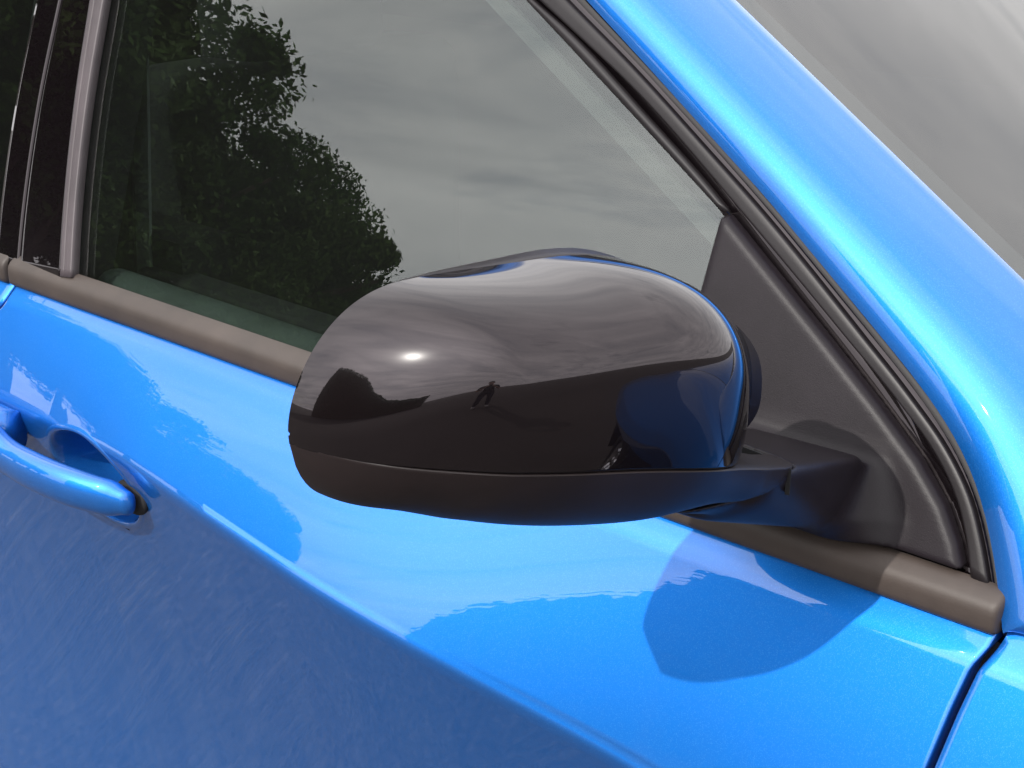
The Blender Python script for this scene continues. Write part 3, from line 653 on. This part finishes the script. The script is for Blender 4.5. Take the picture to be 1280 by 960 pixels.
def arm_sdf(X, Y, Z):
    px = X[:, 0, :]; pz = Z[:, 0, :]
    d2 = sd_poly(px, pz, spoly)[:, None, :]
    o = (X*GN[0]+(Y-0.012)*GN[1]+(Z-1.07)*GN[2])          # height above the glass plane
    slab = smax(smax(d2+0*o, o-0.0068, 0.0055), -o-0.004, 0.002)
    a_ = h1(X, Y, Z)
    # the arm sinks into the plate with a soft hollow above, a tight one below
    body = smin(slab, a_, 0.013+0.022*np.clip((1.110-Z)/0.03, 0, 1))
    body = smin(body, h2(X, Y, Z), 0.004)
    e_ = (np.sqrt(((X+0.155)/0.0725)**2+(np.maximum(0.085+Y, 0)/0.033)**2)-1)*0.040
    uu = np.clip((X+0.158)/0.0715, 0, 1); zl = 1.170-(1.170-(1.118+0.05*(-Y-0.085)))*(1-uu**3.4)**(1/3.4)-0.0026
    body = smax(body, -np.maximum(e_, zl-Z), 0.0012)
    return smax(smax(body, -o-0.004, 0.001), 1.0652-Z, 0.0008)
P, F = surface_nets(arm_sdf, (-0.245, -0.185, 1.050), (-0.010, 0.075, 1.230), 0.00165)
wing_mirror = mesh_obj('wing_mirror', P, F, M['matte_plastic'], car)
sm = wing_mirror.modifiers.new('smooth', 'SMOOTH'); sm.factor = 0.5; sm.iterations = 4

# gloss cap
nq = 150; a_ = np.linspace(0, math.pi, nq); q = qi+(qt-qi)*(1-np.cos(a_))/2; q[0] += 1e-5; q[-1] -= 1e-5
sh = list(mirror_shape(q)); V = []; nt_ = 110
_k = np.clip((0.235-q)/0.13, 0, 1); sh[0] = sh[0]-0.0005*_k*_k*(3-2*_k)      # the rim behind shows above the cap here
for i in range(nq):
    t0 = split_theta(i, sh, q[i], 0.0013*min(1.0, (qt-q[i])/0.02)); row = []
    for j in range(nt_):
        x, z = ring_point(i, t0+(math.pi/2-t0)*(j/(nt_-1)), sh); row.append((x, -q[i], z))
    x, y, z = row[0]; xb = sh[3][i]
    V += [(xb+(x-xb)*0.90, -q[i]+0.0, z+0.0006), (xb+(x-xb)*0.985, -q[i], z-0.0001)]+row
cap = mesh_obj('mirror_cap', V, grid_faces(nq, nt_+2), M['gloss'], wing_mirror)
# matte lower shell with a ledge under the cap, carried on to the hinge
SQ0 = 0.0555
q2 = np.r_[SQ0+0.032*(1-np.cos(np.linspace(0.03, math.pi/2, 26))), np.linspace(SQ0+0.035, qt-0.03, 70), qt-0.03*np.cos(np.linspace(0.05, math.pi/2-0.01, 24))]
sh2 = [a.copy() for a in mirror_shape(q2, (-1.0, 0.01, 2.0))]; V = []; ns = 46
wi = np.clip((0.150-q2)/0.05, 0, 1); wi = wi*wi*(3-2*wi)
sh2[1] = sh2[1]*(1-wi)+(1.1180+(q2-0.085)*0.05)*wi               # underside and nose carried level to the hinge
sh2[2] = sh2[2]*(1-wi)+(-0.0865)*wi
sh2[4] = sh2[4]*(1-wi)+(1.170)*wi; sh2[6] = sh2[6]*(1-wi)+3.4*wi
kx = np.sqrt(np.clip(1-np.clip((SQ0+0.030-q2)/0.030, 0, 1)**2, 1e-5, 1))
for i in range(len(q2)):
    zs = np.polyval(SPL, min(max(q2[i], 0.126), 0.291))+min(q2[i]-0.126, 0)*0.33
    zt, zb, xf, xb, zm, n1, n2, k = [a[i] for a in sh2]
    v = (zs-zm)/((zt-zm if zs >= zm else zm-zb)*k); v = min(max(v, -1), 0.995); nn_ = n1 if v >= 0 else n2
    t1 = math.copysign(math.asin(abs(v)**(nn_/2)), v); row = []
    for j in range(ns):
        x, z = ring_point(i, -math.pi/2+(t1+math.pi/2)*(j/(ns-1)), sh2); row.append((xb+(x-xb)*kx[i], -q2[i], z))
    row = [(xb+(px-xb)*1.006+0.0004, py, pz) for px, py, pz in row]
    x, y, z = row[-1]
    row += [(xb+(x-xb)*0.993, y, z+0.0005), (xb+(x-xb)*0.98, y, z+0.0008), (xb+(x-xb)*0.80, y, z+0.0008), (xb+(x-xb)*0.5, y, z+0.0008), (xb, y, z+0.0008)]
    V += row
m = ns+5
shell = mesh_obj('lower_shell', V, grid_faces(len(q2), m, True)+[tuple(range(m)), tuple((len(q2)-1)*m+j for j in range(m))[::-1]], M['shell_plastic'], wing_mirror, True, 45)
# dark gasket filling the fold joint round the hinge
rings = []
for a in np.linspace(0.20, math.pi*0.62, 40):
    first = False
    ca, sa = math.cos(a), math.sin(a); rg = []
    for e_, zo in ((0.0, -0.0032), (0.0, 0.0), (1.0, 0.0), (1.0, -0.0032)):
        x_ = -0.155+(0.0672+0.0026*e_)*ca; qq = (0.0875 if first else 0.085)-(0.0305+0.0022*e_)*sa
        zt_ = 1.153-0.33*(0.126-qq)-0.0010; rg.append((x_-0.0012*ca, -qq, zt_ if zo == 0.0 else 1.1215))
    rings.append(rg)
loft('hinge_gasket', rings, M['dark_void'], wing_mirror, True, 30)
# bezel round the mirror glass at the back, standing just proud of the cap along its top
def back_outline(scale, dxx, up):
    out = []; ins = max(0, -dxx)*1.8+0.0014; qc = (qi+qt)/2
    f = lambda v: v if v < qc else qc+(v-qc)*(1-ins/(qt-qc))
    top_w = lambda v: (lambda u: u*u*(3-2*u))(np.clip((0.262-v)/0.12, 0, 1))
    for i in range(0, nq, 3): out.append((sh[3][i]+dxx, -f(q[i]), sh[4][i]+(sh[0][i]-sh[4][i])*sh[7][i]*scale-0.34*max(0, -dxx)*(1-top_w(q[i]))+up*top_w(q[i])-0.0003))
    for i in range(nq-1, -1, -3): out.append((sh[3][i]+dxx, -f(q[i]), sh[4][i]-(sh[4][i]-sh[1][i])*sh[7][i]*scale+0.0006))
    return out
loft('mirror_bezel', [back_outline(0.97, 0.004, 0), back_outline(0.985, 0.0000, 0.0002), back_outline(0.997, -0.0022, 0.0007), back_outline(0.992, -0.007, 0.0006), back_outline(0.975, -0.013, 0.003), back_outline(0.94, -0.016, 0.0), back_outline(0.92, -0.013, 0.0)], M['matte_plastic'], wing_mirror, True)
mg = [(x, y, z) for x, y, z in back_outline(0.92, -0.0145, 0)]
mesh_obj('mirror_glass', mg+[(x+0.002, y, z) for x, y, z in mg], [tuple(range(len(mg)))]+[(i, (i+1) % len(mg), len(mg)+(i+1) % len(mg), len(mg)+i) for i in range(len(mg))], M['silver'], wing_mirror, False)
# move the car's own origin on to the ground below it: parts keep their places
for o in list(COL.objects):
    if o.parent is car: o.matrix_parent_inverse = Matrix.Translation(-car.location)

# ---------------------------------------------------------------- trees across the road, seen in the glass and the paint
def crown_mesh(seed, n_clump, n_leaf, rx, rz):
    rng = np.random.default_rng(seed); VV = []
    def unit(n): u = rng.normal(size=(n, 3)); return u/np.linalg.norm(u, axis=1, keepdims=True)
    for c in range(n_clump):
        d = unit(1)[0]; rr = rng.uniform(0.3, 1.0)**0.6
        cen = d*np.array([rx, rx, rz])*rr; cr = rng.uniform(0.16, 0.40)*rx*(1.2-0.55*rr)
        u = unit(n_leaf); pnt = cen+u*cr*(rng.uniform(0.2, 1.0, (n_leaf, 1))**0.7+0.22*rng.random((n_leaf, 1))**3)*np.array([1.15, 1.15, 0.72])
        s_ = rng.uniform(0.026, 0.060, (n_leaf, 1)); a = unit(n_leaf); b_ = np.cross(a, unit(n_leaf)); b_ /= np.linalg.norm(b_, axis=1, keepdims=True)
        VV.append(np.stack([pnt-a*s_, pnt+b_*s_*0.5, pnt+a*s_, pnt-b_*s_*0.5], 1).reshape(-1, 3))
    V = np.concatenate(VV); F = np.arange(len(V)).reshape(-1, 4).tolist(); V = V.tolist()
    me = bpy.data.meshes.new('crown'); me.from_pydata([tuple(v) for v in V], [], F); me.materials.append(M['leaves']); return me
def trunk_mesh(seed, h, r0):
    rng = np.random.default_rng(seed); V = []; F = []
    def limb(p0, p1, ra, rb):
        base = len(V); d = (p1-p0); d = d/np.linalg.norm(d); a = np.cross(d, [0.3, 0.9, 0.1]); a /= np.linalg.norm(a); b_ = np.cross(d, a)
        for i in range(6):
            t = i/5; c = p0+(p1-p0)*t+np.array([math.sin(t*3+seed), math.cos(t*2.3), 0])*0.05*h*0.2*t*(1-t)*4; r = ra+(rb-ra)*t
            for k in range(10): V.append(c+(a*math.cos(k*math.pi/5)+b_*math.sin(k*math.pi/5))*r)
        for f in grid_faces(6, 10, True, base): F.append(f)
    top = np.array([0, 0, h*0.62]); limb(np.zeros(3), top, r0, r0*0.55)
    for k in range(7):
        st_ = np.array([0, 0, h*(0.28+0.05*k)]); an = k*2.4+seed; limb(st_, st_+np.array([math.cos(an), math.sin(an), 0.9])*h*rng.uniform(0.18, 0.26), r0*0.42, r0*0.10)
    me = bpy.data.meshes.new('trunk'); me.from_pydata([tuple(v) for v in V], [], F); me.materials.append(M['bark'])
    for p in me.polygons: p.use_smooth = True
    return me
crowns = [crown_mesh(3, 84, 1000, 2.1, 2.3), crown_mesh(8, 84, 1000, 2.1, 2.1)]
trunks = [trunk_mesh(1, 6.5, 0.20), trunk_mesh(5, 6.5, 0.20)]
TREES = [(-70, 15.0, 8.3, 1.15, 'tallest leafy tree, mirrored over the door pillar at the edge of the side window'),
         (-62.5, 16.0, 7.5, 1.1, 'leafy tree mirrored in the side window beside the door pillar'),
         (-56.5, 17.0, 6.7, 1.0, 'leafy tree mirrored in the middle of the dark mass in the side window'),
         (-51.5, 18.0, 7.1, 0.8, 'leafy tree mirrored in the side window just behind the top of the mirror'),
         (-47.8, 19.0, 6.8, 0.55, 'narrow leafy tree at the end of the row, mirrored just above the mirror'),
         (-79, 15.0, 8.4, 1.2, 'leafy tree mirrored in the gloss black door pillar'),
         (-91, 15.0, 8.0, 1.2, 'leafy tree mirrored in the rear door glass')]
for i, (az, dist, h, wd, lab) in enumerate(TREES):
    x, y = -0.3+dist*math.sin(R(az)), -dist*math.cos(R(az))
    t_ = empty('leafy_tree', (x, y, 0), lab, 'tree'); t_['group'] = 'trees mirrored in the car'
    sc = h/6.5
    for nm, me, z in (('trunk', trunks[i % 2], 0), ('crown', crowns[i % 2], 4.2*sc)):
        o = bpy.data.objects.new(nm, me); COL.objects.link(o); o.parent = t_; o.location = (0, 0, z)
        o.scale = (sc*wd if nm == 'crown' else sc, sc*wd if nm == 'crown' else sc, sc); o.rotation_euler = (0, 0, i*1.7)

# ---------------------------------------------------------------- tall hedge opposite, its top falling towards one end
def hedge_line(az): return 1.45+20*math.tan(R(np.interp(az, [-30, -24, -16, -8, 0, 8, 16], [23, 23, 20.5, 12, 6.5, 5, 4.5])))
h0 = Vector((-0.3+20*math.sin(R(-10)), -20*math.cos(R(-10)), 0))
hedge = empty('tall_hedge', h0, 'tall dark hedge with a falling top, mirrored as a dark band in the mirror cap', 'hedge')
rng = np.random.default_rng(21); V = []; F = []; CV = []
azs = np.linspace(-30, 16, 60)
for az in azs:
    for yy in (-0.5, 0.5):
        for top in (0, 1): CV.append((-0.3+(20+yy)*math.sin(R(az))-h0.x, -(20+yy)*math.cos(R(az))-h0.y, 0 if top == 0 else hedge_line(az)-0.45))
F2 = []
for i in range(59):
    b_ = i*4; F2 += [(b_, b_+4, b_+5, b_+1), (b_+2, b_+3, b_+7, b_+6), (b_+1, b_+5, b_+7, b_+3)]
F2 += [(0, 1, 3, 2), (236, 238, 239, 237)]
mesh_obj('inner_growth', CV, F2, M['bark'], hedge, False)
for k in range(30000):
    az = rng.uniform(-30.3, 16.3); d = 20+rng.uniform(-0.85, 0.85); hl = hedge_line(az)+0.10*math.sin(az*0.9)+0.05*math.sin(az*2.3+1); z = hl*(1-rng.random()**2.2)+rng.normal()*0.05
    c = np.array([-0.3+d*math.sin(R(az))-h0.x, -d*math.cos(R(az))-h0.y, max(z, 0.05)]); s_ = rng.uniform(0.05, 0.11)
    a = rng.normal(size=3); a /= np.linalg.norm(a); b_ = np.cross(a, rng.normal(size=3)); b_ /= np.linalg.norm(b_)
    i0 = len(V); V += [c-a*s_, c+b_*s_*0.5, c+a*s_, c-b_*s_*0.5]; F.append((i0, i0+1, i0+2, i0+3))
mesh_obj('foliage', V, F, M['leaves'], hedge, False)

# ---------------------------------------------------------------- the photographer, standing back on the asphalt, seen only as a small figure in the cap
m, t, b = mat('skin', (0.45, 0.27, 0.20), 0.55); M['skin'] = m
plastic('shirt_cloth', (0.018, 0.018, 0.022), 0.9, 300); plastic('trouser_cloth', (0.03, 0.032, 0.045), 0.9, 300); plastic('shoe_leather', (0.35, 0.34, 0.33), 0.6, 300); plastic('hair', (0.02, 0.014, 0.01), 0.6, 400); plastic('phone_case', (0.012, 0.012, 0.013), 0.3, 300)
def skin_figure():
    P = []; E = []; Rr = []
    def chain(pts, root=None):
        prev = root
        for p, r in pts:
            P.append(p); Rr.append(r); i = len(P)-1
            if prev is not None: E.append((prev, i))
            prev = i
        return prev
    chain([((0, 0, 0.95), (0.155, 0.115))])                                        # pelvis, faces +Y
    ch = chain([((0, 0.0, 1.10), (0.140, 0.105)), ((0, 0.005, 1.25), (0.165, 0.115)), ((0, 0.0, 1.38), (0.150, 0.095))], 0)
    chain([((0, 0.005, 1.475), (0.056, 0.056)), ((0, 0.03, 1.545), (0.070, 0.080)), ((0, 0.035, 1.62), (0.078, 0.095)), ((0, 0.025, 1.69), (0.062, 0.075))], ch)
    for s_ in (-1, 1):
        chain([((0.095*s_, 0.0, 0.86), (0.088, 0.092)), ((0.105*s_, 0.015, 0.50), (0.058, 0.060)), ((0.11*s_, -0.01, 0.30), (0.055, 0.058)), ((0.115*s_, -0.015, 0.09), (0.040, 0.042)), ((0.12*s_, 0.06, 0.045), (0.042, 0.040)), ((0.13*s_, 0.15, 0.035), (0.040, 0.030))], 0)
        wr = chain([((0.19*s_, 0.0, 1.385), (0.060, 0.060)), ((0.255*s_, 0.03, 1.12), (0.044, 0.044)), ((0.155*s_, 0.19, 1.26), (0.033, 0.033)), ((0.095*s_, 0.265, 1.345), (0.026, 0.024)), ((0.075*s_, 0.29, 1.385), (0.036, 0.018))], ch)
        for k in range(4):                                                          # fingers fold behind the phone
            b0 = (0.060+0.0*k)*s_; zz = 1.370+0.019*k
            chain([((b0, 0.312, zz), (0.0085, 0.0085)), ((b0-0.022*s_, 0.322, zz+0.003), (0.0080, 0.0080)), ((b0-(0.040-0.004*abs(k-1.5))*s_, 0.317, zz+0.004), (0.0065, 0.0065))], wr)
        chain([((0.066*s_, 0.275, 1.41), (0.010, 0.010)), ((0.052*s_, 0.281, 1.432), (0.0085, 0.0085))], wr)
    me = bpy.data.meshes.new('person'); me.from_pydata(P, E, []); o = bpy.data.objects.new('person', me); COL.objects.link(o)
    sk = o.modifiers.new('skin', 'SKIN'); sk.use_smooth_shade = True
    for v, r in zip(me.skin_vertices[0].data, Rr): v.radius = r
    me.skin_vertices[0].data[0].use_root = True
    sb = o.modifiers.new('sub', 'SUBSURF'); sb.levels = 2; sb.render_levels = 2
    dg = bpy.context.evaluated_depsgraph_get(); m2 = bpy.data.meshes.new_from_object(o.evaluated_get(dg)); o.modifiers.clear(); o.data = m2
    m2.materials.clear()
    for k in ('skin', 'shirt_cloth', 'trouser_cloth', 'shoe_leather'): m2.materials.append(M[k])
    for p in m2.polygons:
        c = p.center; p.use_smooth = True
        arm_low = c.y > 0.135 or (abs(c.x) > 0.205 and c.z < 1.19)
        p.material_index = 3 if c.z < 0.085 else 2 if c.z < 0.98 else 0 if (c.z > 1.455 or arm_low) else 1
    return o
pr_ = skin_figure()
pr_.location = (1.85, -2.75, 0.0); fwd_ = Vector((-0.15-1.85, -0.25+2.75, 0)); pr_.rotation_euler = (0, 0, math.atan2(-fwd_.x, fwd_.y))
pr_['label'] = 'person in dark clothes holding up a phone, mirrored small in the gloss black cap'; pr_['category'] = 'person'
# face and hair
bm = bmesh.new(); bmesh.ops.create_uvsphere(bm, u_segments=24, v_segments=14, radius=1)
for v in bm.verts:
    v.co = Vector((v.co.x*0.083, v.co.y*0.102+0.018, v.co.z*0.085+1.665))
bmesh.ops.delete(bm, geom=[v for v in bm.verts if v.co.z < 1.60 or (v.co.y > 0.085 and v.co.z < 1.68)], context='VERTS')
me = bpy.data.meshes.new('hair'); bm.to_mesh(me); bm.free(); me.materials.append(M['hair']); hr = bpy.data.objects.new('hair', me); COL.objects.link(hr); hr.parent = pr_
for s_ in (-1, 1):
    bm = bmesh.new(); bmesh.ops.create_uvsphere(bm, u_segments=12, v_segments=8, radius=0.008); me = bpy.data.meshes.new('eye'); bm.to_mesh(me); bm.free(); me.materials.append(M['hair'])
    e_ = bpy.data.objects.new('eye', me); COL.objects.link(e_); e_.parent = pr_; e_.location = (0.031*s_, 0.108, 1.625)
    bm = bmesh.new(); bmesh.ops.create_uvsphere(bm, u_segments=12, v_segments=8, radius=0.03); me = bpy.data.meshes.new('ear'); bm.to_mesh(me); bm.free(); me.materials.append(M['skin'])
    e_ = bpy.data.objects.new('ear', me); COL.objects.link(e_); e_.parent = pr_; e_.location = (0.080*s_, 0.025, 1.615); e_.scale = (0.3, 0.6, 1.0)
bm = bmesh.new(); bmesh.ops.create_cone(bm, segments=12, radius1=0.016, radius2=0.006, depth=0.045, cap_ends=True); me = bpy.data.meshes.new('nose'); bm.to_mesh(me); bm.free(); me.materials.append(M['skin'])
e_ = bpy.data.objects.new('nose', me); COL.objects.link(e_); e_.parent = pr_; e_.location = (0, 0.122, 1.598); e_.rotation_euler = (R(18), 0, 0)
bm = bmesh.new(); bmesh.ops.create_uvsphere(bm, u_segments=14, v_segments=8, radius=0.022); me = bpy.data.meshes.new('mouth'); bm.to_mesh(me); bm.free(); M['lip'] = mat('lip', (0.35, 0.14, 0.12), 0.5)[0]; me.materials.append(M['lip'])
e_ = bpy.data.objects.new('mouth', me); COL.objects.link(e_); e_.parent = pr_; e_.location = (0, 0.108, 1.560); e_.scale = (1.0, 0.35, 0.28)
ph = box('phone', -0.040, 0.040, -0.0045, 0.0045, -0.080, 0.080, M['phone_case'], None, 0.004)
ph.location = pr_.matrix_basis @ Vector((0, 0.300, 1.405)) if False else pr_.location+Matrix.Rotation(pr_.rotation_euler[2], 3, 'Z') @ Vector((0, 0.300, 1.405)); ph.rotation_euler = pr_.rotation_euler
ph['label'] = 'black phone held up in both hands by the person mirrored in the cap'; ph['category'] = 'phone'
